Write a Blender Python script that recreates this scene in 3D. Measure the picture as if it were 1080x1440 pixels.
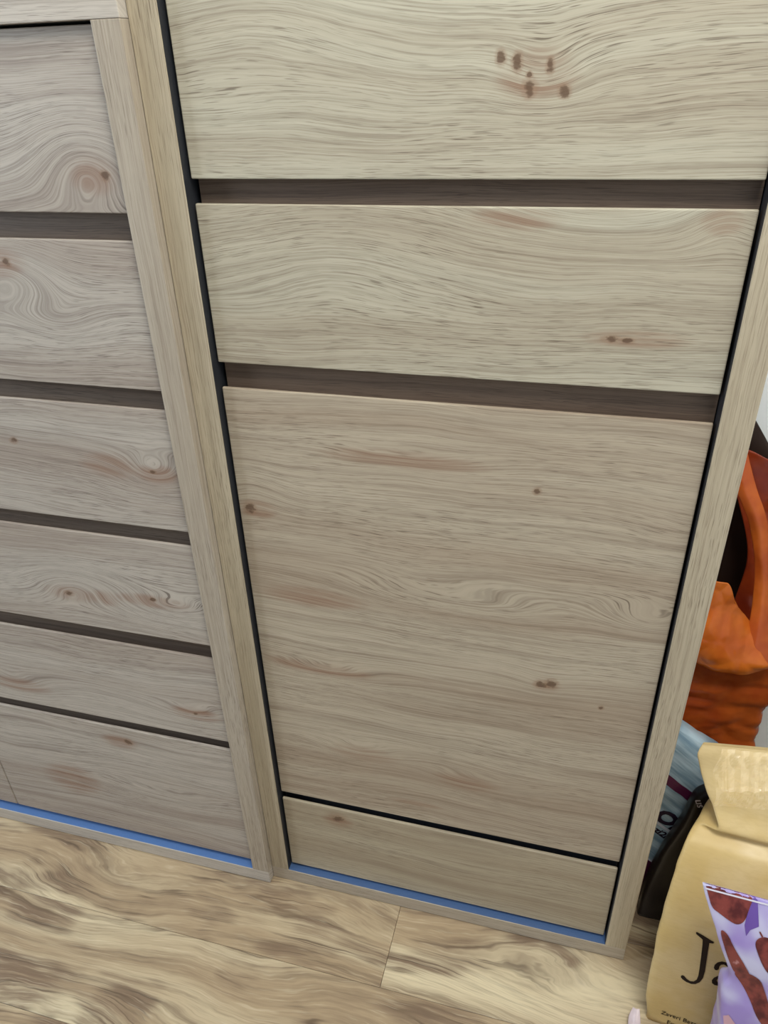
import bpy, bmesh, math, random
from mathutils import Vector, Matrix, noise
from mathutils.bvhtree import BVHTree

for o in list(bpy.data.objects): bpy.data.objects.remove(o)
SC = bpy.context.scene
COL = SC.collection

# ------------------------------------------------------------------ camera
cam_d = bpy.data.cameras.new('camera'); cam = bpy.data.objects.new('camera', cam_d); COL.objects.link(cam)
RT = Vector((0.96565333, 0.25830893, -0.02810938)); UP = Vector((-0.10817876, 0.49803907, 0.8603804)); FW = Vector((-0.23624351, 0.82778837, -0.50887663))
cam.matrix_world = Matrix(((RT.x, UP.x, -FW.x, 0.49132), (RT.y, UP.y, -FW.y, -0.81876), (RT.z, UP.z, -FW.z, 1.39416), (0, 0, 0, 1)))
cam_d.sensor_fit = 'VERTICAL'; cam_d.sensor_height = 36.0; cam_d.sensor_width = 27.0
cam_d.lens = 1043.0 / 1440.0 * 36.0
cam_d.clip_start = 0.02
SC.camera = cam

# ------------------------------------------------------------------ world, lights, exposure
wd = bpy.data.worlds.new('world'); SC.world = wd; wd.use_nodes = True
wd.node_tree.nodes['Background'].inputs['Color'].default_value = (0.80, 0.90, 1.0, 1)
wd.node_tree.nodes['Background'].inputs['Strength'].default_value = 0.15

def area(name, loc, target, sx, sy, power, color):
    l = bpy.data.lights.new(name, 'AREA'); l.shape = 'RECTANGLE'; l.size = sx; l.size_y = sy; l.energy = power; l.color = color
    o = bpy.data.objects.new(name, l); COL.objects.link(o); o.location = loc
    o.rotation_euler = (Vector(target) - Vector(loc)).to_track_quat('-Z', 'Y').to_euler()
    return o
area('ceiling_panel_light', (0.88, -0.80, 2.85), (0.80, -0.66, 0), 1.2, 0.5, 54, (1.0, 0.985, 0.90))
area('window_light', (-2.5, -1.15, 1.75), (-0.1, -0.2, 0.5), 1.1, 1.4, 44, (0.80, 0.90, 1.0))
SC.view_settings.view_transform = 'Standard'; SC.view_settings.look = 'None'
SC.view_settings.exposure = 0.15; SC.view_settings.gamma = 1.0; SC.view_settings.use_curve_mapping = False

# ------------------------------------------------------------------ node helpers
class NT:
    def __init__(s, name):
        s.mat = bpy.data.materials.new(name); s.mat.use_nodes = True
        s.t = s.mat.node_tree; s.b = s.t.nodes['Principled BSDF']
    def n(s, k): return s.t.nodes.new(k)
    def put(s, sock, v):
        if hasattr(v, 'is_linked'): s.t.links.new(v, sock)
        else: sock.default_value = v
    def m(s, op, a, b=None, c=None, clamp=False):
        n = s.n('ShaderNodeMath'); n.operation = op; n.use_clamp = clamp; s.put(n.inputs[0], a)
        if b is not None: s.put(n.inputs[1], b)
        if c is not None: s.put(n.inputs[2], c)
        return n.outputs[0]
    def xyz(s, x, y, z):
        n = s.n('ShaderNodeCombineXYZ'); s.put(n.inputs[0], x); s.put(n.inputs[1], y); s.put(n.inputs[2], z); return n.outputs[0]
    def noise(s, vec, scale=1.0, detail=2.0, rough=0.5):
        n = s.n('ShaderNodeTexNoise'); s.put(n.inputs['Vector'], vec); n.inputs['Scale'].default_value = scale
        n.inputs['Detail'].default_value = detail; n.inputs['Roughness'].default_value = rough; return n.outputs['Fac']
    def sm(s, v, lo, hi, o0=0.0, o1=1.0):
        n = s.n('ShaderNodeMapRange'); n.interpolation_type = 'SMOOTHSTEP'; s.put(n.inputs[0], v)
        n.inputs[1].default_value = lo; n.inputs[2].default_value = hi; n.inputs[3].default_value = o0; n.inputs[4].default_value = o1
        return n.outputs[0]
    def mix(s, f, a, b, mode='MIX'):
        n = s.n('ShaderNodeMix'); n.data_type = 'RGBA'; n.blend_type = mode; s.put(n.inputs[0], f)
        for i, v in ((6, a), (7, b)):
            if hasattr(v, 'is_linked'): s.t.links.new(v, n.inputs[i])
            else: n.inputs[i].default_value = (*v[:3], 1)
        return n.outputs[2]
    def obj(s):
        n = s.n('ShaderNodeTexCoord'); sp = s.n('ShaderNodeSeparateXYZ'); s.t.links.new(n.outputs['Object'], sp.inputs[0])
        return sp.outputs[0], sp.outputs[1], sp.outputs[2]
    def bump(s, h, strength, dist=0.001):
        n = s.n('ShaderNodeBump'); n.inputs['Strength'].default_value = strength; n.inputs['Distance'].default_value = dist
        s.put(n.inputs['Height'], h); s.t.links.new(n.outputs[0], s.b.inputs['Normal'])
    def fin(s, color, rough=0.5, spec=0.4):
        s.put(s.b.inputs['Base Color'], color if hasattr(color, 'is_linked') else (*color[:3], 1))
        s.put(s.b.inputs['Roughness'], rough); s.put(s.b.inputs['Specular IOR Level'], spec); return s.mat

def srgb(r, g, b):
    f = lambda c: ((c / 255 + 0.055) / 1.055) ** 2.4 if c > 10 else c / 255 / 12.92
    return (f(r), f(g), f(b))

def wood(name, seed, along='x', bends=(), knots=(), reds=(), light=(200, 189, 166), mid=(176, 162, 138), dark=(126, 108, 86), warp=0.03, ring=0.5, y0=None):
    """oak decor print. bends: (a,b,sa,sb,amp) lift the grain field; knots: (a,b,ra,rb) dark knots; reds: (a,b,ra,rb) brownish clouds"""
    N = NT(name); x, y, z = N.obj()
    a, b = (x, z) if along == 'x' else (z, x)
    b = N.m('MULTIPLY_ADD', N.m('SUBTRACT', y, 0.0114 if y0 is None else y0), 0.75, b)
    w1 = N.noise(N.xyz(N.m('MULTIPLY', a, 2.2), N.m('MULTIPLY', b, 5.0), seed * 3.1), 1, 2, 0.5)
    F = N.m('MULTIPLY_ADD', N.m('SUBTRACT', w1, 0.5), warp * 2, b)
    wig = N.noise(N.xyz(N.m('MULTIPLY', a, 14.0), N.m('MULTIPLY', b, 26.0), seed * 1.7 + 5), 1, 2, 0.5)
    F = N.m('MULTIPLY_ADD', N.m('SUBTRACT', wig, 0.5), 0.004, F)
    def gauss(k):
        dx = N.m('DIVIDE', N.m('SUBTRACT', a, k[0]), k[2]); dz = N.m('DIVIDE', N.m('SUBTRACT', b, k[1]), k[3])
        q = N.m('ADD', N.m('MULTIPLY', dx, dx), N.m('MULTIPLY', dz, dz))
        return N.m('EXPONENT', N.m('MULTIPLY', q, -1.0)), q
    for k in bends:
        g, _ = gauss(k); F = N.m('MULTIPLY_ADD', g, k[4] * 0.62, F)
    broad = N.noise(N.xyz(N.m('MULTIPLY', a, 0.9), N.m('MULTIPLY', F, 13.0), seed + 0.3), 1, 2, 0.5)
    ringn = N.noise(N.xyz(N.m('MULTIPLY', a, 0.9), N.m('MULTIPLY', F, 95.0), seed + 2.3), 1, 5, 0.62)
    fine = N.noise(N.xyz(N.m('MULTIPLY', a, 6.5), N.m('MULTIPLY', F, 560.0), seed + 4.3), 1, 3, 0.65)
    pore = N.noise(N.xyz(N.m('MULTIPLY', a, 34.0), N.m('MULTIPLY', F, 1250.0), seed + 6.3), 1, 1, 0.5)
    patch = N.noise(N.xyz(N.m('MULTIPLY', a, 5.0), N.m('MULTIPLY', b, 12.0), seed + 8.3), 1, 1, 0.5)
    L, M, D = srgb(*light), srgb(*mid), srgb(*dark)
    c = N.mix(N.sm(broad, 0.36, 0.66), L, M)
    ringm = N.sm(ringn, 0.46, 0.74)
    c = N.mix(N.m('MULTIPLY', ringm, N.sm(patch, 0.3, 0.7, ring * 0.5, ring * 1.25)), c, D)
    c = N.mix(N.sm(fine, 0.44, 0.72, 0.0, 0.5), c, tuple(v * 0.95 for v in D))
    c = N.mix(N.sm(fine, 0.46, 0.28, 0.0, 0.30), c, tuple(min(1, v * 1.16) for v in L))
    c = N.mix(N.m('MULTIPLY', N.sm(pore, 0.58, 0.70), N.sm(patch, 0.65, 0.3, 0.25, 0.75)), c, tuple(v * 0.62 for v in D))
    kn = N.noise(N.xyz(N.m('MULTIPLY', a, 90.0), N.m('MULTIPLY', b, 150.0), seed + 11), 1, 3, 0.6)
    for k in reds:
        _, q = gauss(k); q = N.m('MULTIPLY_ADD', N.m('SUBTRACT', patch, 0.5), 1.6, q)
        mk = N.m('MULTIPLY', N.sm(q, 1.5, 0.0), N.m('MULTIPLY', N.sm(ringn, 0.36, 0.62, 0.15, 0.8), N.sm(fine, 0.3, 0.65, 0.5, 1.0)))
        c = N.mix(mk, c, srgb(138, 104, 84))
    for k in knots:
        _, q = gauss(k)
        q2 = N.m('MULTIPLY_ADD', N.m('SUBTRACT', kn, 0.5), 2.6, q)
        c = N.mix(N.sm(q2, 2.2, 0.5, 0.0, 0.45), c, srgb(142, 112, 90))
        c = N.mix(N.sm(q2, 0.85, 0.2, 0.0, 0.8), c, srgb(92, 70, 54))
    N.bump(N.m('ADD', fine, N.m('MULTIPLY', pore, -0.6)), 0.08, 0.0006)
    return N.fin(c, N.sm(fine, 0.3, 0.7, 0.42, 0.56), 0.38)

def plain(name, col, rough=0.5, spec=0.4, var=0.08, scale=40.0, bump=0.0, trans=0.0):
    N = NT(name); x, y, z = N.obj(); v = N.noise(N.xyz(x, y, z), scale, 3, 0.6)
    c = N.mix(v, tuple(k * (1 - var) for k in col), tuple(min(1, k * (1 + var)) for k in col))
    if bump: N.bump(v, bump, 0.002)
    if trans: N.b.inputs['Transmission Weight'].default_value = trans
    return N.fin(c, rough, spec)

def floor_material():
    N = NT('walnut_laminate'); x, y, z = N.obj()
    oi = N.n('ShaderNodeObjectInfo'); r = N.m('MULTIPLY', oi.outputs['Random'], 37.0)
    big = N.noise(N.xyz(N.m('MULTIPLY', x, 1.9), N.m('MULTIPLY', y, 5.0), r), 1, 1, 0.4)
    med = N.noise(N.xyz(N.m('MULTIPLY', x, 9.0), N.m('MULTIPLY', y, 20.0), N.m('ADD', r, 3.0)), 1, 3, 0.5)
    F = N.m('MULTIPLY_ADD', N.m('SUBTRACT', big, 0.5), 0.17, y)
    F = N.m('MULTIPLY_ADD', N.m('SUBTRACT', med, 0.5), 0.022, F)
    band = N.noise(N.xyz(N.m('MULTIPLY', x, 1.3), N.m('MULTIPLY', F, 11.0), N.m('ADD', r, 7.0)), 1, 2, 0.5)
    ring = N.noise(N.xyz(N.m('MULTIPLY', x, 2.0), N.m('MULTIPLY', F, 42.0), N.m('ADD', r, 9.0)), 1, 6, 0.70)
    vein = N.noise(N.xyz(N.m('MULTIPLY', x, 1.0), N.m('MULTIPLY', F, 24.0), N.m('ADD', r, 15.0)), 1, 2, 0.5)
    fine = N.noise(N.xyz(N.m('MULTIPLY', x, 14.0), N.m('MULTIPLY', F, 330.0), N.m('ADD', r, 11.0)), 1, 2, 0.6)
    blot = N.noise(N.xyz(N.m('MULTIPLY', x, 6.0), N.m('MULTIPLY', y, 14.0), N.m('ADD', r, 21.0)), 1, 2, 0.5)
    c = N.mix(N.sm(band, 0.28, 0.56), srgb(220, 205, 172), srgb(176, 154, 124))
    c = N.mix(N.sm(ring, 0.46, 0.72, 0.0, 0.72), c, srgb(112, 94, 76))
    c = N.mix(N.m('MULTIPLY', N.sm(N.m('ABSOLUTE', N.m('SUBTRACT', vein, 0.5)), 0.02, 0.0), N.sm(blot, 0.44, 0.60, 0.0, 0.85)), c, srgb(84, 66, 50))
    c = N.mix(N.m('MULTIPLY', N.sm(blot, 0.45, 0.62, 0.0, 0.95), N.sm(ring, 0.38, 0.60, 0.25, 0.95)), c, srgb(126, 105, 86))
    dash = N.noise(N.xyz(N.m('MULTIPLY', x, 3.5), N.m('MULTIPLY', F, 130.0), N.m('ADD', r, 31.0)), 1, 3, 0.6)
    c = N.mix(N.m('MULTIPLY', N.sm(dash, 0.54, 0.68), N.sm(blot, 0.40, 0.58, 0.12, 0.75)), c, srgb(92, 76, 62))
    c = N.mix(N.sm(fine, 0.45, 0.75, 0.0, 0.35), c, srgb(126, 104, 84))
    c = N.mix(N.sm(fine, 0.45, 0.25, 0.0, 0.25), c, srgb(240, 228, 200))
    # small knots
    vo = N.n('ShaderNodeTexVoronoi'); vo.inputs['Scale'].default_value = 1.0
    N.t.links.new(N.xyz(N.m('MULTIPLY', x, 2.6), N.m('MULTIPLY', y, 4.6), r), vo.inputs['Vector'])
    c = N.mix(N.sm(N.m('MULTIPLY_ADD', N.m('SUBTRACT', med, 0.5), 0.08, vo.outputs['Distance']), 0.06, 0.025, 0.0, 0.8), c, srgb(88, 66, 48))
    N.bump(fine, 0.06, 0.0006)
    return N.fin(c, N.sm(fine, 0.3, 0.7, 0.30, 0.42), 0.5)

# ------------------------------------------------------------------ mesh helpers
def link(name, me, mat=None, parent=None):
    o = bpy.data.objects.new(name, me); COL.objects.link(o)
    if mat: me.materials.append(mat)
    if parent:
        o.parent = parent; o.location = -Vector(parent.location)
    return o
def empty(name, loc, label, cat, group=None):
    o = bpy.data.objects.new(name, None); COL.objects.link(o); o.location = loc; o.empty_display_size = 0.05
    o['label'] = label; o['category'] = cat
    if group: o['group'] = group
    return o
def fin_bm(bm, name, smooth=False):
    bmesh.ops.recalc_face_normals(bm, faces=bm.faces)
    me = bpy.data.meshes.new(name); bm.to_mesh(me); bm.free()
    if smooth:
        for p in me.polygons: p.use_smooth = True
    return me
def box_mesh(name, x0, x1, y0, y1, z0, z1, bev=0.0008):
    bm = bmesh.new(); bmesh.ops.create_cube(bm, size=1)
    for v in bm.verts: v.co = Vector(((x0, x1)[v.co.x > 0], (y0, y1)[v.co.y > 0], (z0, z1)[v.co.z > 0]))
    if bev: bmesh.ops.bevel(bm, geom=list(bm.edges), offset=bev, segments=2, affect='EDGES', profile=0.5)
    return fin_bm(bm, name)
def box(name, x0, x1, y0, y1, z0, z1, mat, parent=None, bev=0.0008):
    return link(name, box_mesh(name, x0, x1, y0, y1, z0, z1, bev), mat, parent)
def front(name, x0, x1, y, z0, z1, mat, parent, lip=True, bev=0.0014):
    """a board with a grip groove milled into the back of its top edge"""
    prof = [(y, z0), (y, z1), (y + 0.0055, z1), (y + 0.0055, z1 - 0.016), (y + 0.0132, z1 - 0.024), (y + 0.0132, z0)] if lip else [(y, z0), (y, z1), (y + 0.0132, z1), (y + 0.0132, z0)]
    bm = bmesh.new(); A = [bm.verts.new((x0, p, q)) for p, q in prof]; B = [bm.verts.new((x1, p, q)) for p, q in prof]
    n = len(prof); bm.faces.new(A); bm.faces.new(B[::-1])
    for i in range(n): bm.faces.new((A[i], B[i], B[(i + 1) % n], A[(i + 1) % n]))
    bmesh.ops.recalc_face_normals(bm, faces=bm.faces)
    bmesh.ops.bevel(bm, geom=list(bm.edges), offset=bev, segments=2, affect='EDGES', profile=0.5)
    return link(name, fin_bm(bm, name), mat, parent)

# ------------------------------------------------------------------ setting
fm = floor_material()
PW, PL = 0.188, 1.38
fl = box('floor', -3.2, 2.6, -3.2, 0.48, -0.03, -0.0085, plain('floor_underlay', (0.05, 0.035, 0.022), 0.8, 0.1), None, 0)
fl['kind'] = 'structure'
pm = box_mesh('plank', 0.0003, PL - 0.0003, 0.0003, PW - 0.0003, -0.008, 0.0, 0.0007); pm.materials.append(fm)
starts = {0: 0.265, -1: -0.55, -2: 0.1, 1: -0.2, 2: 0.5, -3: 0.7}
for row in range(-10, 3):
    y0 = -0.152 + row * PW
    if y0 + PW > 0.48: continue
    s0 = starts.get(row, (row * 0.53) % PL)
    for k in range(-2, 2):
        xs = s0 + k * PL
        if xs < -2.6 or xs > 2.0 or (row < -5 and abs(xs) > 1.6): continue
        o = bpy.data.objects.new('plank', pm); COL.objects.link(o); o.parent = fl; o.location = (xs, y0, 0)
wallm = plain('white_wall_paint', srgb(244, 248, 250), 0.65, 0.25, 0.03, 25, 0.03)
w = box('wall_back', -3.2, 1.13, 0.44, 0.48, -0.0, 2.7, wallm, None, 0); w['kind'] = 'structure'
w = box('wall_right', 1.09, 1.13, -2.6, 0.44, -0.0, 2.7, wallm, None, 0); w['kind'] = 'structure'

# ------------------------------------------------------------------ shared materials
char = plain('charcoal_lining', srgb(40, 42, 47), 0.45, 0.45, 0.12, 300)
char_r = char
blue_l = plain('blue_lining_film', srgb(88, 122, 176), 0.42, 0.5, 0.06, 900)
blue_r = plain('slate_blue_lining_film', srgb(72, 98, 140), 0.42, 0.5, 0.10, 900)
R_STILE = dict(light=(188, 176, 154), mid=(174, 161, 138), dark=(138, 120, 100), warp=0.004, ring=0.35)
L_STILE = dict(light=(184, 174, 160), mid=(171, 159, 143), dark=(132, 118, 103), warp=0.004, ring=0.3)
st_r = wood('oak_upright', 3, 'z', **R_STILE)
st_l = wood('oak_upright_pale', 5, 'z', **L_STILE)
bd_r = wood('oak_board', 8, 'x', warp=0.004, ring=0.25, light=(190, 181, 165), mid=(178, 166, 150), dark=(146, 131, 115))
bd_l = wood('oak_board_pale', 9, 'x', warp=0.004, ring=0.3, light=(196, 188, 178), mid=(180, 170, 158), dark=(146, 134, 124))
rail_r = wood('oak_rail_shaded', 10, 'x', warp=0.01, ring=0.4, light=(122, 105, 92), mid=(102, 85, 73), dark=(74, 59, 50))  # brown rail, darkened further to put the recess shadow into its colour
LW = dict(light=(186, 178, 168), mid=(168, 156, 145), dark=(110, 95, 87), ring=0.45)
rail_l = wood('oak_rail_left_shaded', 11, 'x', warp=0.01, ring=0.4, light=(122, 108, 96), mid=(102, 88, 78), dark=(74, 62, 54))  # left rail colour also darkened to paint in the handle gap shadow

# ------------------------------------------------------------------ right cabinet
W, H, DEP = 0.68, 1.92, 0.40
S, B = 0.0355, 0.0341
D0, G = 0.0114, 0.0039
cab = empty('tall_cabinet', (W / 2, 0.2, 0), 'tall oak-effect cabinet with charcoal-lined recessed frame, two doors and a wide drawer', 'cabinet')
box('side_panel', 0.0008, S, 0, DEP, B, H - B, st_r, cab)
box('side_panel', W - S, W, 0, DEP, B, H - B, st_r, cab)
box('bottom_board', 0.0008, W, 0, DEP, 0.0022, B, bd_r, cab)
box('contact_shadow_strip', 0.01, W - 0.01, 0.012, DEP - 0.01, 0.0, 0.0022, char, cab, 0)['label'] = 'dark strip added as contact shadow under the bottom board'  # charcoal strip added to draw the contact shadow line on the floor
box('top_board', 0.0008, W, 0, DEP, H - B, H, bd_r, cab)
box('back_panel', S, W - S, DEP - 0.01, DEP, B, H - B, char, cab, 0)
a = box('side_lining', S, S + 0.0006, 0.0012, 0.06, B, H - B, char, cab, 0); a['label'] = 'charcoal inner edge lining'
a = box('side_lining', W - S - 0.0006, W - S, 0.0012, 0.06, B, H - B, char, cab, 0); a['label'] = 'charcoal inner edge lining'
a = box('bottom_lining', S, W - S, 0.0012, 0.06, B, B + 0.0006, blue_r, cab, 0); a['label'] = 'slate blue strip along the bottom board'
X0, X1 = S + G, W - S - G
BASE = dict(light=(192, 187, 169), mid=(178, 168, 149), dark=(122, 106, 89), ring=0.45)
m1 = wood('oak_front_upper', 21, 'x', bends=[(0.425, 1.387, 0.045, 0.035, 0.03), (0.30, 1.42, 0.16, 0.05, 0.02), (0.15, 1.45, 0.14, 0.07, -0.04)],
          knots=[(0.414, 1.378, 0.007, 0.008), (0.447, 1.375, 0.006, 0.006), (0.432, 1.396, 0.004, 0.007), (0.401, 1.400, 0.005, 0.009), (0.385, 1.404, 0.005, 0.007), (0.413, 1.389, 0.003, 0.003)],
          reds=[(0.42, 1.387, 0.036, 0.022)], **BASE)
m2 = wood('oak_front_drawer', 22, 'x', bends=[(0.51, 1.288, 0.13, 0.050, 0.10), (0.22, 1.225, 0.15, 0.06, -0.06), (0.61, 1.262, 0.035, 0.03, -0.04)],
          knots=[(0.520, 1.137, 0.010, 0.004), (0.536, 1.136, 0.007, 0.003)],
          reds=[(0.545, 1.138, 0.05, 0.009), (0.41, 1.259, 0.05, 0.012), (0.61, 1.258, 0.02, 0.012)], **BASE)
B3 = dict(light=(186, 174, 155), mid=(169, 153, 134), dark=(120, 102, 86))
m3 = wood('oak_front_door', 23, 'x', bends=[(0.36, 0.745, 0.20, 0.035, 0.062), (0.62, 0.755, 0.07, 0.03, 0.045), (0.285, 0.967, 0.11, 0.018, 0.03), (0.15, 0.576, 0.10, 0.018, 0.034), (0.20, 0.41, 0.08, 0.025, 0.04), (0.39, 0.385, 0.09, 0.02, 0.03), (0.056, 0.90, 0.05, 0.05, -0.03), (0.49, 0.62, 0.05, 0.03, 0.02)],
          knots=[(0.454, 0.939, 0.005, 0.005), (0.056, 0.865, 0.009, 0.009), (0.484, 0.620, 0.010, 0.007), (0.499, 0.624, 0.009, 0.009), (0.572, 0.594, 0.004, 0.004)],
          reds=[(0.285, 0.965, 0.10, 0.014), (0.14, 0.58, 0.09, 0.013), (0.21, 0.40, 0.06, 0.02), (0.30, 0.30, 0.05, 0.007), (0.066, 0.865, 0.028, 0.014), (0.49, 0.621, 0.026, 0.018), (0.13, 0.72, 0.08, 0.02), (0.38, 0.38, 0.06, 0.018)], **B3)
m4 = wood('oak_front_plinth', 24, 'x', knots=[(0.146, 0.211, 0.014, 0.009)], reds=[(0.146, 0.208, 0.028, 0.02)], bends=[(0.40, 0.12, 0.2, 0.03, 0.02)],
          light=(183, 172, 150), mid=(166, 152, 130), dark=(126, 110, 95), ring=0.35)
front('door', X0, X1, D0, 1.2969, H - B - 0.01, m1, cab)
front('drawer', X0, X1, D0, 1.0807, 1.2708, m2, cab)
front('door', X0, X1, D0, 0.2567, 1.0466, m3, cab)
front('plinth_panel', X0, X1, D0, 0.0437, 0.2373, m4, cab)
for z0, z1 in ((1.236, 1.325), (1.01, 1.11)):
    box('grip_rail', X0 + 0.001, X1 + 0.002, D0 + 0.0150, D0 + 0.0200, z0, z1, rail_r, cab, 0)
box('grip_rail', X0, X1, D0 + 0.0150, D0 + 0.0200, 0.20, 0.285, char, cab, 0)['label'] = 'dark rail behind the gap'

# ------------------------------------------------------------------ left cabinet
EY, S2, LX = -0.0155, 0.0345, -1.1785
Y2 = EY + 0.0095
lc = empty('drawer_cabinet', (LX / 2, 0.2, 0), 'lower pale oak-effect chest of wide drawers standing left of the tall cabinet', 'cabinet')
box('top_board', LX, 0, EY, DEP, 1.4503, 1.4850, bd_l, lc)
box('bottom_board', LX, 0, EY, DEP, 0.0022, S2, bd_l, lc)
box('contact_shadow_strip', LX + 0.01, -0.01, EY + 0.012, DEP - 0.01, 0.0, 0.0022, char, lc, 0)['label'] = 'dark strip added as contact shadow under the bottom board'  # same added strip, contact shadow line under the left cabinet
box('side_panel', -S2, 0, EY, DEP, S2, 1.4500, st_l, lc)
box('side_panel', LX, LX + S2, EY, DEP, S2, 1.4500, st_l, lc)
box('back_panel', LX + S2, -S2, DEP - 0.01, DEP, S2, 1.45, char, lc, 0)
a = box('bottom_lining', LX + S2, -S2, EY + 0.0012, 0.05, S2, S2 + 0.0006, blue_l, lc, 0); a['label'] = 'blue strip along the bottom board'
xm = -0.5894
rows = [(1.2615, 1.4470), (1.0414, 1.2309), (0.8217, 1.0137), (0.6046, 0.7962), (0.3832, 0.5759), (0.0504, 0.3617)]
feat = [
    dict(bends=[(-0.085, 1.318, 0.070, 0.050, -0.10)], knots=[(-0.060, 1.302, 0.006, 0.006)], reds=[(-0.075, 1.300, 0.035, 0.020)]),
    dict(bends=[(-0.24, 1.19, 0.08, 0.045, -0.09), (-0.17, 1.13, 0.06, 0.03, 0.03)], knots=[(-0.228, 1.201, 0.006, 0.006)], reds=[(-0.24, 1.20, 0.04, 0.02)]),
    dict(bends=[(-0.075, 0.918, 0.05, 0.028, 0.055)], knots=[(-0.302, 0.946, 0.007, 0.005), (-0.080, 0.918, 0.006, 0.003)], reds=[(-0.150, 0.922, 0.045, 0.020), (-0.07, 0.915, 0.035, 0.016)]),
    dict(bends=[(-0.275, 0.69, 0.09, 0.040, -0.085), (-0.10, 0.668, 0.09, 0.03, 0.06)], knots=[(-0.286, 0.670, 0.009, 0.005), (-0.128, 0.684, 0.006, 0.004)], reds=[(-0.28, 0.670, 0.05, 0.016), (-0.13, 0.680, 0.065, 0.012), (-0.22, 0.672, 0.03, 0.016)]),
    dict(bends=[(-0.10, 0.44, 0.08, 0.025, 0.04), (-0.46, 0.43, 0.08, 0.03, 0.05)], knots=[(-0.095, 0.440, 0.005, 0.003)], reds=[(-0.46, 0.43, 0.07, 0.02), (-0.10, 0.44, 0.05, 0.014)]),
    dict(bends=[(-0.20, 0.19, 0.16, 0.03, 0.05)], knots=[(-0.254, 0.328, 0.009, 0.008)], reds=[(-0.27, 0.325, 0.04, 0.02), (-0.42, 0.18, 0.06, 0.05)]),
]
for i, (z0, z1) in enumerate(rows):
    mt = wood('oak_drawer_pale', 40 + i * 3, 'x', y0=Y2, **feat[i], **LW)
    for k, (xa, xb) in enumerate(((xm + 0.0012, -S2 - 0.002), (LX + S2 + 0.002, xm - 0.0012))):
        front('drawer' if i < 5 else 'door', xa, xb, Y2, z0, z1, mt, lc)
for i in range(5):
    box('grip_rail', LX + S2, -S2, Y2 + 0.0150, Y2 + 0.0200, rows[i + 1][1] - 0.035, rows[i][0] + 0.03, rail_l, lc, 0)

# ------------------------------------------------------------------ bags: lofted crumpled sheets
def cr(p0, p1, p2, p3, t):
    return 0.5 * ((2 * p1) + (p2 - p0) * t + (2 * p0 - 5 * p1 + 4 * p2 - p3) * t * t + (3 * p1 - p0 - 3 * p2 + p3) * t ** 3)
def sample(pts, t):
    n = len(pts) - 1; t = min(max(t, 0), 1) * n; i = min(int(t), n - 1); f = t - i
    g = lambda k: pts[min(max(k, 0), n)]
    return cr(g(i - 1), g(i), g(i + 1), g(i + 2), f)
def facet(p, sc):
    """sharp-creased field, about -1..1, like stiff film"""
    d, _ = noise.voronoi(p * sc); return (d[1] - d[0]) * 1.6 - 0.5
def crumple(p, amp, sc, seed=0.0):
    q = p + Vector((seed, seed * 1.7, -seed))
    return amp * (0.55 * facet(q, sc) + 0.6 * noise.noise(q * sc * 0.7) + 0.25 * facet(q, sc * 2.3))
def loft(name, rings, mat, parent, nv=70, seg=(26, 10, 26, 10), amp=0.004, sc=14.0, seed=0.0, bulge=(0, 0, 0, 0), smooth_ring=3, close_bottom=True, close_top=False, thick=0.0, zs=1.0):
    """rings: list of four corners [front-left, front-right, back-right, back-left], bottom to top"""
    cor = [[Vector(r[k]) for r in rings] for k in range(4)]
    grid = []
    for j in range(nv + 1):
        t = j / nv; C = [sample(cor[k], t) for k in range(4)]
        mid = sum(C, Vector()) / 4; ring = []
        for k in range(4):
            A, Bq = C[k], C[(k + 1) % 4]; e = Bq - A; nrm = Vector((e.y, -e.x, 0)); nrm = nrm.normalized() if nrm.length > 1e-6 else Vector()
            for i in range(seg[k]):
                s = i / seg[k]; ring.append(A + e * s + nrm * bulge[k] * math.sin(math.pi * s) * math.sin(math.pi * min(1, t * 1.0 + 0.02)))
        for _ in range(smooth_ring):
            n = len(ring); ring = [ring[i] * 0.5 + (ring[i - 1] + ring[(i + 1) % n]) * 0.25 for i in range(n)]
        grid.append((ring, mid))
    bm = bmesh.new(); V = []
    for j, (ring, mid) in enumerate(grid):
        row = []
        for p in ring:
            d = p - mid; d.z = 0; d = d.normalized() if d.length > 1e-6 else Vector((0, -1, 0))
            k = 1.0 if j > 3 else j / 3.0
            q = p + d * crumple(Vector((p.x, p.y, p.z * zs)), amp, sc, seed) * k
            q.z = max(q.z, 0.0015)
            row.append(bm.verts.new(q))
        V.append(row)
    n = len(V[0])
    for j in range(nv):
        for i in range(n): bm.faces.new((V[j][i], V[j][(i + 1) % n], V[j + 1][(i + 1) % n], V[j + 1][i]))
    if close_bottom: bm.faces.new(V[0][::-1])
    if close_top: bm.faces.new(V[-1])
    if thick: bmesh.ops.recalc_face_normals(bm, faces=bm.faces); bmesh.ops.solidify(bm, geom=list(bm.faces), thickness=thick)
    o = link(name, fin_bm(bm, name, True), mat, parent)
    return o
def sheet(name, rows_, mat, parent, nu=40, nv=40, amp=0.004, sc=20.0, seed=0.0, thick=0.0012, push=Vector((0, -1, 0))):
    """rows_: rows of points; smooth crumpled sheet with thickness"""
    rows_ = [[Vector(p) for p in r] for r in rows_]
    bm = bmesh.new(); V = []
    for j in range(nv + 1):
        rowp = [sample(c, j / nv) for c in zip(*rows_)]
        row = []
        for i in range(nu + 1):
            p = sample(rowp, i / nu); row.append(bm.verts.new(p + push * crumple(p, amp, sc, seed)))
        V.append(row)
    for j in range(nv):
        for i in range(nu): bm.faces.new((V[j][i], V[j][i + 1], V[j + 1][i + 1], V[j + 1][i]))
    bmesh.ops.recalc_face_normals(bm, faces=bm.faces); bmesh.ops.solidify(bm, geom=list(bm.faces), thickness=thick)
    return link(name, fin_bm(bm, name, True), mat, parent)
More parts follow.
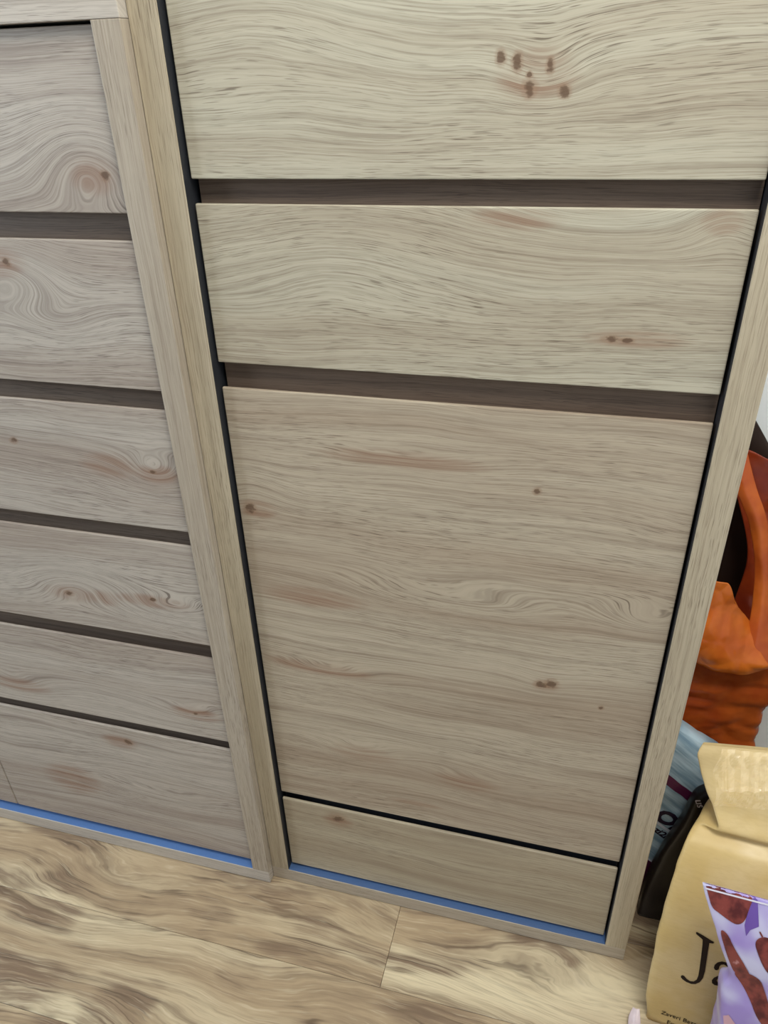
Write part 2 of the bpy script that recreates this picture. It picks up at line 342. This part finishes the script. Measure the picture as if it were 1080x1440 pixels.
def bvh_of(o):
    me = o.data; off = o.matrix_world.translation if not o.parent else Vector()
    return BVHTree.FromPolygons([v.co.copy() for v in me.vertices], [tuple(p.vertices) for p in me.polygons])
def decal_bm(name, bm, tree, mat, parent, lift=0.0006, label=None):
    bm.normal_update(); bmesh.ops.triangulate(bm, faces=bm.faces)
    for _ in range(3):
        es = [e for e in bm.edges if e.calc_length() > 0.006]
        if not es: break
        bmesh.ops.subdivide_edges(bm, edges=es, cuts=1)
        bm.normal_update(); bmesh.ops.triangulate(bm, faces=bm.faces)
    for v in bm.verts:
        h, nn, _, _ = tree.ray_cast(Vector((v.co.x, -2.0, v.co.z)), Vector((0, 1, 0)))
        if not h: h = tree.find_nearest(Vector((v.co.x, -0.1, v.co.z)))[0]
        if h: v.co = h - Vector((0, lift, 0)) + Vector((0, 0, lift * 0.3))
    o = link(name, fin_bm(bm, name, True), mat, parent)
    if label: o['label'] = label
    return o
def decal_poly(name, polys, tree, mat, parent, lift=0.0006, label=None):
    bm = bmesh.new()
    for pl in polys:
        vs = [bm.verts.new((x, -1, z)) for x, z in pl]; bm.faces.new(vs)
    return decal_bm(name, bm, tree, mat, parent, lift, label)
def decal_text(name, body, x, z, size, rot, tree, mat, parent, bold=0.0, flip=False, sx=1.0, label=None):
    cu = bpy.data.curves.new('text', 'FONT'); cu.body = body; cu.size = size; cu.offset = bold; cu.resolution_u = 3
    to = bpy.data.objects.new('text', cu); COL.objects.link(to); bpy.context.view_layer.update()
    me = to.evaluated_get(bpy.context.evaluated_depsgraph_get()).to_mesh()
    bm = bmesh.new(); bm.from_mesh(me); bpy.data.objects.remove(to)
    c, s = math.cos(rot), math.sin(rot)
    for v in bm.verts:
        u, w_ = v.co.x * sx, v.co.y
        v.co = Vector((x + u * c - w_ * s, -1, z + u * s + w_ * c))
    return decal_bm(name, bm, tree, mat, parent, 0.0006, label)

# ---- brown paper carrier bag
def kraft_mat():
    N = NT('kraft_paper'); x, y, z = N.obj(); p = N.xyz(x, y, z)
    n1 = N.noise(p, 9, 3, 0.6); n2 = N.noise(N.xyz(N.m('MULTIPLY', x, 60), N.m('MULTIPLY', y, 60), N.m('MULTIPLY', z, 260)), 1, 3, 0.6)
    c = N.mix(N.sm(n1, 0.35, 0.65), srgb(216, 192, 142), srgb(206, 178, 118))
    c = N.mix(N.sm(n2, 0.4, 0.7, 0, 0.22), c, srgb(186, 156, 104))
    N.bump(n1, 0.06, 0.003)
    return N.fin(c, N.sm(n1, 0.35, 0.65, 0.36, 0.5), 0.5)
kb = empty('paper_bag', (0.86, 0.0, 0), 'kraft brown paper carrier bag with dark serif lettering beside the tall cabinet', 'bag')
ink = plain('dark_brown_ink', srgb(38, 26, 18), 0.6, 0.2, 0.05)
KL = [(0.712, -0.090, 0.002), (0.7005, -0.086, 0.10), (0.6965, -0.080, 0.20), (0.6985, -0.068, 0.285), (0.703, -0.052, 0.345), (0.716, -0.028, 0.388), (0.733, -0.004, 0.404), (0.757, -0.020, 0.420), (0.750, -0.002, 0.441), (0.738, 0.010, 0.465), (0.725, 0.025, 0.492), (0.718, 0.034, 0.510), (0.724, 0.044, 0.522)]
KR = [(1.03, -0.115), (1.035, -0.112), (1.035, -0.105), (1.035, -0.092), (1.03, -0.075), (1.025, -0.052), (1.02, -0.03), (1.015, -0.018), (1.012, 0.0), (1.01, 0.012), (1.006, 0.022), (1.0, 0.03), (0.995, 0.036)]
KD = [0.155, 0.158, 0.15, 0.135, 0.115, 0.09, 0.07, 0.06, 0.045, 0.03, 0.018, 0.010, 0.006]
kr = []
for (lx, ly, lz), (rx, ry), dd in zip(KL, KR, KD):
    rz = lz if lz < 0.43 else lz + (lz - 0.43) * 0.45
    kr.append([(lx, ly, lz), (rx, ry, rz), (rx - 0.01, ry + dd, rz), (lx + 0.5 * dd, ly + dd, lz)])
ko = loft('bag_body', kr, kraft_mat(), kb, nv=90, seg=(44, 14, 40, 14), amp=0.0055, sc=9.0, seed=2.0, bulge=(0.006, 0, 0, 0), smooth_ring=2)
kt = bvh_of(ko)
J = [(0.7529, 0.253), (0.7538, 0.2547), (0.7642, 0.2512), (0.7796, 0.2452), (0.7797, 0.242), (0.7739, 0.2405), (0.775, 0.2216), (0.7769, 0.1961), (0.7786, 0.1768), (0.7788, 0.1581), (0.7761, 0.1458), (0.7712, 0.1382), (0.7655, 0.1355), (0.7582, 0.1362), (0.752, 0.1392), (0.7487, 0.1432), (0.7483, 0.1469), (0.75, 0.1494), (0.7529, 0.1487), (0.7569, 0.144), (0.7627, 0.1412), (0.7677, 0.1432), (0.771, 0.1499), (0.7717, 0.1599), (0.7705, 0.1764), (0.7682, 0.2021), (0.7654, 0.2335), (0.764, 0.2432), (0.7591, 0.2468), (0.7539, 0.2503)]
A1 = [(0.7887, 0.1915), (0.7888, 0.1982), (0.7917, 0.2048), (0.7972, 0.2096), (0.8039, 0.2104), (0.8105, 0.2065), (0.8146, 0.1984), (0.8173, 0.1779), (0.8198, 0.1587), (0.8159, 0.1568), (0.8119, 0.1821), (0.8089, 0.1975), (0.8054, 0.2025), (0.8008, 0.2043), (0.797, 0.202), (0.7957, 0.198), (0.7956, 0.1913), (0.7937, 0.1878), (0.7908, 0.1878)]
A2 = [(0.811, 0.1864), (0.8041, 0.1825), (0.7975, 0.1764), (0.793, 0.1682), (0.7913, 0.1602), (0.7929, 0.1534), (0.7971, 0.1506), (0.803, 0.152), (0.8098, 0.1573), (0.8152, 0.165), (0.8143, 0.1697), (0.8087, 0.163), (0.8037, 0.1589), (0.7998, 0.1594), (0.7977, 0.1632), (0.7982, 0.1679), (0.8023, 0.1736), (0.8122, 0.1803)]
decal_poly('printed_lettering', [J, A1, A2], kt, ink, kb, label='large dark serif letters Ja')
decal_text('printed_lettering', 'Zaveri Bazar, Gh', 0.7355, 0.0300, 0.0150, 0.0, kt, ink, kb, 0.0001, sx=0.78, label='small printed address line')
decal_text('printed_lettering', 'Email : info@', 0.7475, 0.0085, 0.0150, 0.0, kt, ink, kb, 0.0001, sx=0.78, label='small printed contact line')
decal_text('printed_lettering', 's', 0.846, 0.308, 0.03, 0.9, kt, ink, kb, 0.0004, label='edge of a dark printed mark')

def clear_film():
    N = NT('clear_tape_film'); nt = N.t
    tr = N.n('ShaderNodeBsdfTransparent'); gl = N.n('ShaderNodeBsdfGlossy'); gl.inputs['Roughness'].default_value = 0.14; gl.inputs['Color'].default_value = (0.10, 0.10, 0.10, 1)
    mx = N.n('ShaderNodeAddShader'); nt.links.new(tr.outputs[0], mx.inputs[0]); nt.links.new(gl.outputs[0], mx.inputs[1])
    nt.links.new(mx.outputs[0], nt.nodes['Material Output'].inputs['Surface']); return N.mat
bm = bmesh.new(); V = []
for j in range(41):
    row = []
    for i in range(41):
        u, v = i / 40, j / 40
        x_ = 0.747 + 0.105 * u + 0.004 * math.sin(9 * v); z_ = 0.448 + 0.088 * v + 0.015 * u
        h = kt.ray_cast(Vector((x_, -2, z_)), Vector((0, 1, 0)))[0] or kt.find_nearest(Vector((x_, -0.1, z_)))[0]
        q = Vector((x_, 0.0, z_)); row.append(bm.verts.new(h + Vector((0, -0.0035 - 0.0030 * facet(q, 60.0) - 0.002 * noise.noise(q * 110), 0))))
    V.append(row)
for j in range(40):
    for i in range(40): bm.faces.new((V[j][i], V[j][i + 1], V[j + 1][i + 1], V[j + 1][i]))
link('clear_tape', fin_bm(bm, 'clear_tape', False), clear_film(), kb)['label'] = 'crinkled shiny clear tape'

# ---- printed pouch of dates in front
dp = empty('date_pouch', (0.86, -0.16, 0), 'lavender plastic pouch printed with brown dates leaning on the paper bag', 'pouch')
pm_ = NT('lavender_print'); x, y, z = pm_.obj(); n1 = pm_.noise(pm_.xyz(x, y, z), 14, 2, 0.5)
lav = pm_.fin(pm_.mix(pm_.sm(n1, 0.35, 0.62), srgb(208, 206, 238), srgb(166, 146, 216)), 0.28, 0.5)
DL = [(0.800, -0.190, 0.002), (0.797, -0.184, 0.08), (0.790, -0.172, 0.18), (0.780, -0.166, 0.244), (0.778, -0.161, 0.270), (0.783, -0.160, 0.296), (0.762, -0.155, 0.345), (0.742, -0.145, 0.396), (0.724, -0.131, 0.444)]
dr = []
for i, (lx, ly, lz) in enumerate(DL):
    t = i / (len(DL) - 1); dd = (0.062, 0.062, 0.05, 0.036, 0.028, 0.018, 0.010, 0.005, 0.003)[i]
    dr.append([(lx, ly, lz), (1.0, ly - 0.018, lz * 0.985 + 0.002), (1.0, ly - 0.018 + dd, lz * 0.985 + 0.002), (lx, ly + dd, lz)])
do = loft('pouch_body', dr, lav, dp, nv=70, seg=(40, 6, 40, 6), amp=0.0028, sc=13.0, seed=7.0, bulge=(0.018, 0, 0.0, 0), smooth_ring=1, close_top=True)
dt = bvh_of(do)
def date_mat():
    N = NT('date_print'); x, y, z = N.obj(); n1 = N.noise(N.xyz(N.m('MULTIPLY', x, 55), N.m('MULTIPLY', y, 20), N.m('MULTIPLY', z, 40)), 1, 3, 0.6)
    c = N.mix(N.sm(n1, 0.35, 0.62), srgb(88, 34, 40), srgb(140, 66, 62)); c = N.mix(N.sm(n1, 0.66, 0.78), c, srgb(196, 140, 140))
    return N.fin(c, 0.28, 0.5)
dm = date_mat()
d1 = [(0.7262, 0.4475), (0.741, 0.4485), (0.7656, 0.449), (0.7775, 0.4475), (0.7866, 0.4428), (0.7834, 0.4258), (0.7817, 0.4077), (0.774, 0.3984), (0.764, 0.4006), (0.7502, 0.4077), (0.7400, 0.4125), (0.7330, 0.4297)]
ps = [(0.7777, 0.4470), (0.7853, 0.4470), (0.7908, 0.4460), (0.7987, 0.4059), (0.7897, 0.3972), (0.7866, 0.3858), (0.782, 0.4016), (0.7825, 0.4193)]
d2 = [(0.7535, 0.3833), (0.7647, 0.38), (0.7763, 0.359), (0.7951, 0.3341), (0.8069, 0.3136), (0.7953, 0.3124), (0.7858, 0.3107), (0.7800, 0.3204), (0.7704, 0.3413)]
d3 = [(0.7844, 0.3088), (0.7896, 0.3217), (0.814, 0.3236), (0.8235, 0.3047), (0.8362, 0.2742), (0.8484, 0.2277), (0.8372, 0.2338), (0.8243, 0.2479), (0.8119, 0.2737), (0.7977, 0.2951)]
d4 = [(0.7979, 0.3801), (0.8011, 0.3904), (0.8112, 0.396), (0.8233, 0.386), (0.8333, 0.3407), (0.824, 0.3365), (0.8146, 0.3456), (0.8033, 0.3669)]
stp = [(0.8, 0.3988), (0.8014, 0.4), (0.8059, 0.3938), (0.8045, 0.3919)]
pk = [(0.7889, 0.2135), (0.7941, 0.2228), (0.8052, 0.2104), (0.8117, 0.1923), (0.7957, 0.1827)]
decal_poly('printed_shade', [ps], dt, plain('violet_print', srgb(112, 84, 170), 0.3, 0.5), dp, 0.0005)
def rounded(pl):
    n = len(pl); out = []
    for i in range(n):
        a_, b_ = Vector(pl[i]), Vector(pl[(i + 1) % n])
        out += [tuple(a_ * 0.75 + b_ * 0.25), tuple(a_ * 0.25 + b_ * 0.75)]
    return out
for pl in (d1, d2, d3, d4): decal_poly('printed_date', [rounded(rounded(pl))], dt, dm, dp, 0.0009)
for dx, dz in ((0.075, 0.03), (0.095, -0.12), (0.13, -0.02), (0.02, -0.20)):
    decal_poly('printed_date', [rounded(rounded([(px + dx, pz + dz) for px, pz in (d4 if dx < 0.08 else d2)]))], dt, dm, dp, 0.0009)
decal_poly('printed_stalk', [stp], dt, dm, dp, 0.0008)
decal_poly('printed_flower', [pk], dt, plain('pink_print', srgb(222, 176, 190), 0.3, 0.5), dp, 0.0006)
seam = [(0.7268, 0.4405), (0.7395, 0.4405), (0.7668, 0.4405), (0.7884, 0.4405), (0.8271, 0.4405), (0.87, 0.4403), (0.87, 0.4378), (0.8271, 0.438), (0.7882, 0.438), (0.7673, 0.438), (0.7399, 0.438), (0.728, 0.438)]
decal_poly('top_seam', [seam], dt, plain('white_film', srgb(232, 228, 244), 0.25, 0.5), dp, 0.0014)

# ---- grey-blue mailer bag behind
def mailer_mat():
    N = NT('grey_blue_film'); x, y, z = N.obj()
    t = N.m('MULTIPLY_ADD', N.m('SUBTRACT', x, 0.72), 0.75, z)      # tilted printing direction
    n1 = N.noise(N.xyz(N.m('MULTIPLY', x, 8), N.m('MULTIPLY', y, 8), N.m('MULTIPLY', t, 60)), 1, 3, 0.6)
    c = N.mix(N.sm(n1, 0.35, 0.65), srgb(178, 200, 214), srgb(118, 146, 166))
    plum = srgb(84, 24, 62)
    band = N.m('MULTIPLY', N.m('GREATER_THAN', t, 0.318), N.m('LESS_THAN', t, 0.342))
    c = N.mix(band, c, plum)
    c = N.mix(N.m('LESS_THAN', t, 0.108), c, plum)
    line = N.m('MULTIPLY', N.m('GREATER_THAN', t, 0.212), N.m('LESS_THAN', t, 0.220))
    c = N.mix(line, c, srgb(210, 212, 226))
    line = N.m('MULTIPLY', N.m('GREATER_THAN', t, 0.108), N.m('LESS_THAN', t, 0.113))
    c = N.mix(line, c, srgb(210, 212, 226))
    N.bump(n1, 0.25, 0.004)
    return N.fin(c, 0.34, 0.5)
gb = empty('plastic_bag', (0.755, 0.2, 0), 'shiny grey-blue plastic bag with plum bands squeezed beside the cabinet side', 'bag')
gr_ = [[(0.697, 0.132, 0.002), (0.80, 0.132, 0.002), (0.80, 0.188, 0.002), (0.697, 0.188, 0.002)],
       [(0.692, 0.132, 0.10), (0.81, 0.134, 0.08), (0.81, 0.19, 0.08), (0.692, 0.19, 0.10)],
       [(0.692, 0.132, 0.22), (0.815, 0.136, 0.19), (0.815, 0.19, 0.19), (0.692, 0.19, 0.22)],
       [(0.692, 0.132, 0.34), (0.815, 0.136, 0.30), (0.815, 0.19, 0.30), (0.692, 0.19, 0.34)],
       [(0.692, 0.138, 0.42), (0.805, 0.138, 0.36), (0.805, 0.19, 0.36), (0.692, 0.19, 0.42)],
       [(0.694, 0.150, 0.450), (0.790, 0.150, 0.395), (0.790, 0.18, 0.395), (0.694, 0.18, 0.450)]]
go = loft('bag_body', gr_, mailer_mat(), gb, nv=60, seg=(24, 12, 24, 12), amp=0.0045, sc=20.0, seed=4.0, bulge=(0.002, 0.0, 0, 0.0), smooth_ring=4, close_top=True)
gt = bvh_of(go)
navy = plain('dark_plum_ink', srgb(36, 20, 44), 0.5, 0.3, 0.05)
decal_text('printed_lettering', 'OI', 0.700, 0.240, 0.046, -0.65, gt, navy, gb, 0.0022, label='large dark letters')
decal_text('printed_lettering', 'azi2n', 0.700, 0.206, 0.020, -0.65, gt, navy, gb, 0.0008, label='small dark letters')

# ---- black bag with small white print
bb = empty('black_bag', (0.78, 0.12, 0), 'black plastic bag with tiny white print wedged behind the paper bag', 'bag')
blk = plain('black_film', srgb(26, 19, 22), 0.32, 0.5, 0.2, 30)
br = [[(0.706, 0.092, 0.002), (0.86, 0.092, 0.002), (0.86, 0.118, 0.002), (0.706, 0.118, 0.002)],  # foot of the bag widened to the left to stand for shadowed floor
      [(0.708, 0.090, 0.10), (0.86, 0.090, 0.10), (0.86, 0.118, 0.10), (0.708, 0.118, 0.10)],
      [(0.722, 0.092, 0.20), (0.86, 0.095, 0.20), (0.86, 0.118, 0.20), (0.722, 0.118, 0.20)],
      [(0.740, 0.088, 0.29), (0.86, 0.092, 0.30), (0.86, 0.118, 0.30), (0.740, 0.118, 0.29)],
      [(0.748, 0.090, 0.345), (0.85, 0.095, 0.385), (0.85, 0.116, 0.385), (0.748, 0.116, 0.345)],
      [(0.762, 0.098, 0.365), (0.84, 0.098, 0.405), (0.84, 0.115, 0.405), (0.762, 0.115, 0.365)]]
bo = loft('bag_body', br, blk, bb, nv=50, seg=(22, 8, 22, 8), amp=0.0022, sc=18.0, seed=9.0, bulge=(0.004, 0, 0, 0), smooth_ring=3, close_top=True)
bt = bvh_of(bo)
decal_text('printed_lettering', 'us', 0.7490, 0.347, 0.018, -1.1, bt, plain('white_ink', srgb(205, 196, 205), 0.5, 0.3), bb, 0.0003, label='tiny white letters')

# ---- orange carrier bag
def film(name, c1, c2, rough=0.24, sc=16):
    N = NT(name); x, y, z = N.obj(); n1 = N.noise(N.xyz(x, y, z), sc, 3, 0.6)
    N.bump(n1, 0.25, 0.004)
    m = N.fin(N.mix(N.sm(n1, 0.3, 0.7), srgb(*c1), srgb(*c2)), rough, 0.5)
    N.b.inputs['Subsurface Weight'].default_value = 0.0
    return m
ob = empty('orange_bag', (0.80, 0.30, 0), 'glossy orange plastic carrier bag with looped handle against the white wall', 'bag')
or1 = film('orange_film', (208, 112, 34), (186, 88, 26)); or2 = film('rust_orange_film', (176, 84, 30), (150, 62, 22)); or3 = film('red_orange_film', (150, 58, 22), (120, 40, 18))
orr = [[(0.700, 0.225, 0.002), (0.87, 0.225, 0.002), (0.87, 0.33, 0.002), (0.700, 0.33, 0.002)],
       [(0.692, 0.222, 0.12), (0.88, 0.222, 0.12), (0.88, 0.335, 0.12), (0.692, 0.335, 0.12)],
       [(0.692, 0.218, 0.25), (0.875, 0.22, 0.25), (0.885, 0.335, 0.25), (0.692, 0.335, 0.25)],
       [(0.692, 0.220, 0.345), (0.862, 0.235, 0.345), (0.875, 0.335, 0.345), (0.692, 0.335, 0.345)],
       [(0.692, 0.222, 0.42), (0.862, 0.235, 0.42), (0.875, 0.335, 0.42), (0.692, 0.335, 0.42)],
       [(0.692, 0.228, 0.49), (0.868, 0.235, 0.50), (0.88, 0.335, 0.50), (0.692, 0.335, 0.49)],
       [(0.692, 0.24, 0.55), (0.875, 0.245, 0.56), (0.89, 0.33, 0.56), (0.692, 0.33, 0.55)]]
loft('bag_body', orr, or2, ob, nv=80, seg=(30, 12, 30, 12), amp=0.012, sc=11.0, seed=12.0, smooth_ring=2, close_top=True, zs=2.6)
sheet('bag_flap', [[(0.692, 0.20, 0.715), (0.725, 0.205, 0.706), (0.748, 0.21, 0.700), (0.765, 0.215, 0.660)],
                   [(0.692, 0.215, 0.66), (0.72, 0.20, 0.650), (0.752, 0.205, 0.640), (0.80, 0.24, 0.610)],
                   [(0.692, 0.20, 0.60), (0.722, 0.195, 0.595), (0.765, 0.20, 0.585), (0.818, 0.22, 0.575)],
                   [(0.692, 0.20, 0.575), (0.722, 0.20, 0.552), (0.775, 0.195, 0.548), (0.835, 0.205, 0.556)],
                   [(0.692, 0.225, 0.575), (0.735, 0.21, 0.538), (0.79, 0.205, 0.530), (0.845, 0.22, 0.545)]], or1, ob, 60, 60, 0.015, 10.0, 15.0)
sheet('handle', [[(0.715, 0.285, 0.885), (0.726, 0.28, 0.892), (0.742, 0.285, 0.897)],
                 [(0.739, 0.27, 0.833), (0.750, 0.266, 0.838), (0.766, 0.272, 0.840)],
                 [(0.766, 0.268, 0.782), (0.778, 0.262, 0.785), (0.793, 0.27, 0.785)],
                 [(0.788, 0.265, 0.715), (0.800, 0.258, 0.715), (0.816, 0.267, 0.713)],
                 [(0.797, 0.255, 0.655), (0.810, 0.247, 0.652), (0.826, 0.255, 0.648)],
                 [(0.797, 0.235, 0.597), (0.812, 0.225, 0.592), (0.832, 0.232, 0.588)],
                 [(0.785, 0.215, 0.555), (0.812, 0.205, 0.550), (0.850, 0.215, 0.555)]], or1, ob, 12, 60, 0.003, 24.0, 18.0).data.materials[0] = film('orange_handle_film', (196, 98, 34), (170, 74, 26))
sheet('back_panel', [[(0.720, 0.33, 0.875), (0.755, 0.33, 0.875), (0.79, 0.33, 0.86), (0.86, 0.33, 0.83)],
                     [(0.752, 0.33, 0.80), (0.785, 0.33, 0.80), (0.84, 0.33, 0.80), (0.90, 0.33, 0.79)],
                     [(0.792, 0.33, 0.69), (0.825, 0.33, 0.69), (0.87, 0.33, 0.69), (0.92, 0.33, 0.69)],
                     [(0.790, 0.32, 0.60), (0.83, 0.32, 0.60), (0.87, 0.32, 0.60), (0.92, 0.32, 0.60)],
                     [(0.780, 0.30, 0.52), (0.82, 0.30, 0.52), (0.86, 0.30, 0.52), (0.90, 0.30, 0.52)]], or3, ob, 24, 44, 0.006, 14.0, 21.0)

# ---- dark brown bag at the wall
db = empty('dark_bag', (0.78, 0.39, 0), 'dark brown bag with sloping top standing behind the orange carrier bag', 'bag')
dkb = plain('dark_brown_fabric', srgb(44, 30, 24), 0.7, 0.25, 0.25, 18, 0.1)
dkr = [[(0.692, 0.412, 0.002), (0.88, 0.412, 0.002), (0.88, 0.436, 0.002), (0.692, 0.436, 0.002)],
       [(0.690, 0.395, 0.30), (0.89, 0.408, 0.30), (0.89, 0.436, 0.30), (0.690, 0.436, 0.30)],
       [(0.690, 0.368, 0.60), (0.89, 0.380, 0.58), (0.89, 0.434, 0.58), (0.690, 0.434, 0.60)],
       [(0.690, 0.366, 0.78), (0.87, 0.375, 0.72), (0.87, 0.432, 0.72), (0.690, 0.432, 0.78)],
       [(0.690, 0.366, 0.94), (0.840, 0.375, 0.80), (0.840, 0.42, 0.80), (0.690, 0.42, 0.94)],
       [(0.694, 0.372, 1.005), (0.830, 0.382, 0.815), (0.830, 0.405, 0.815), (0.694, 0.405, 1.005)]]
loft('bag_body', dkr, dkb, db, nv=50, seg=(24, 6, 24, 6), amp=0.004, sc=10.0, seed=30.0, smooth_ring=2, close_top=True)

# ---- pinkish white wrapper
wr = sheet('plastic_wrapper', [[(0.692, -0.090, 0.026), (0.697, -0.093, 0.029), (0.702, -0.092, 0.030)],
                               [(0.686, -0.102, 0.016), (0.695, -0.108, 0.021), (0.704, -0.106, 0.022)],
                               [(0.687, -0.118, 0.004), (0.696, -0.124, 0.009), (0.706, -0.122, 0.012)],
                               [(0.693, -0.142, 0.003), (0.701, -0.147, 0.005), (0.710, -0.144, 0.006)]], film('pinkish_white_film', (226, 206, 206), (204, 186, 190), 0.35, 40), None, 14, 20, 0.0015, 40, 3.0, 0.0008)
wr['label'] = 'small pinkish white plastic wrapper on the floor at the paper bag corner'; wr['category'] = 'wrapper'
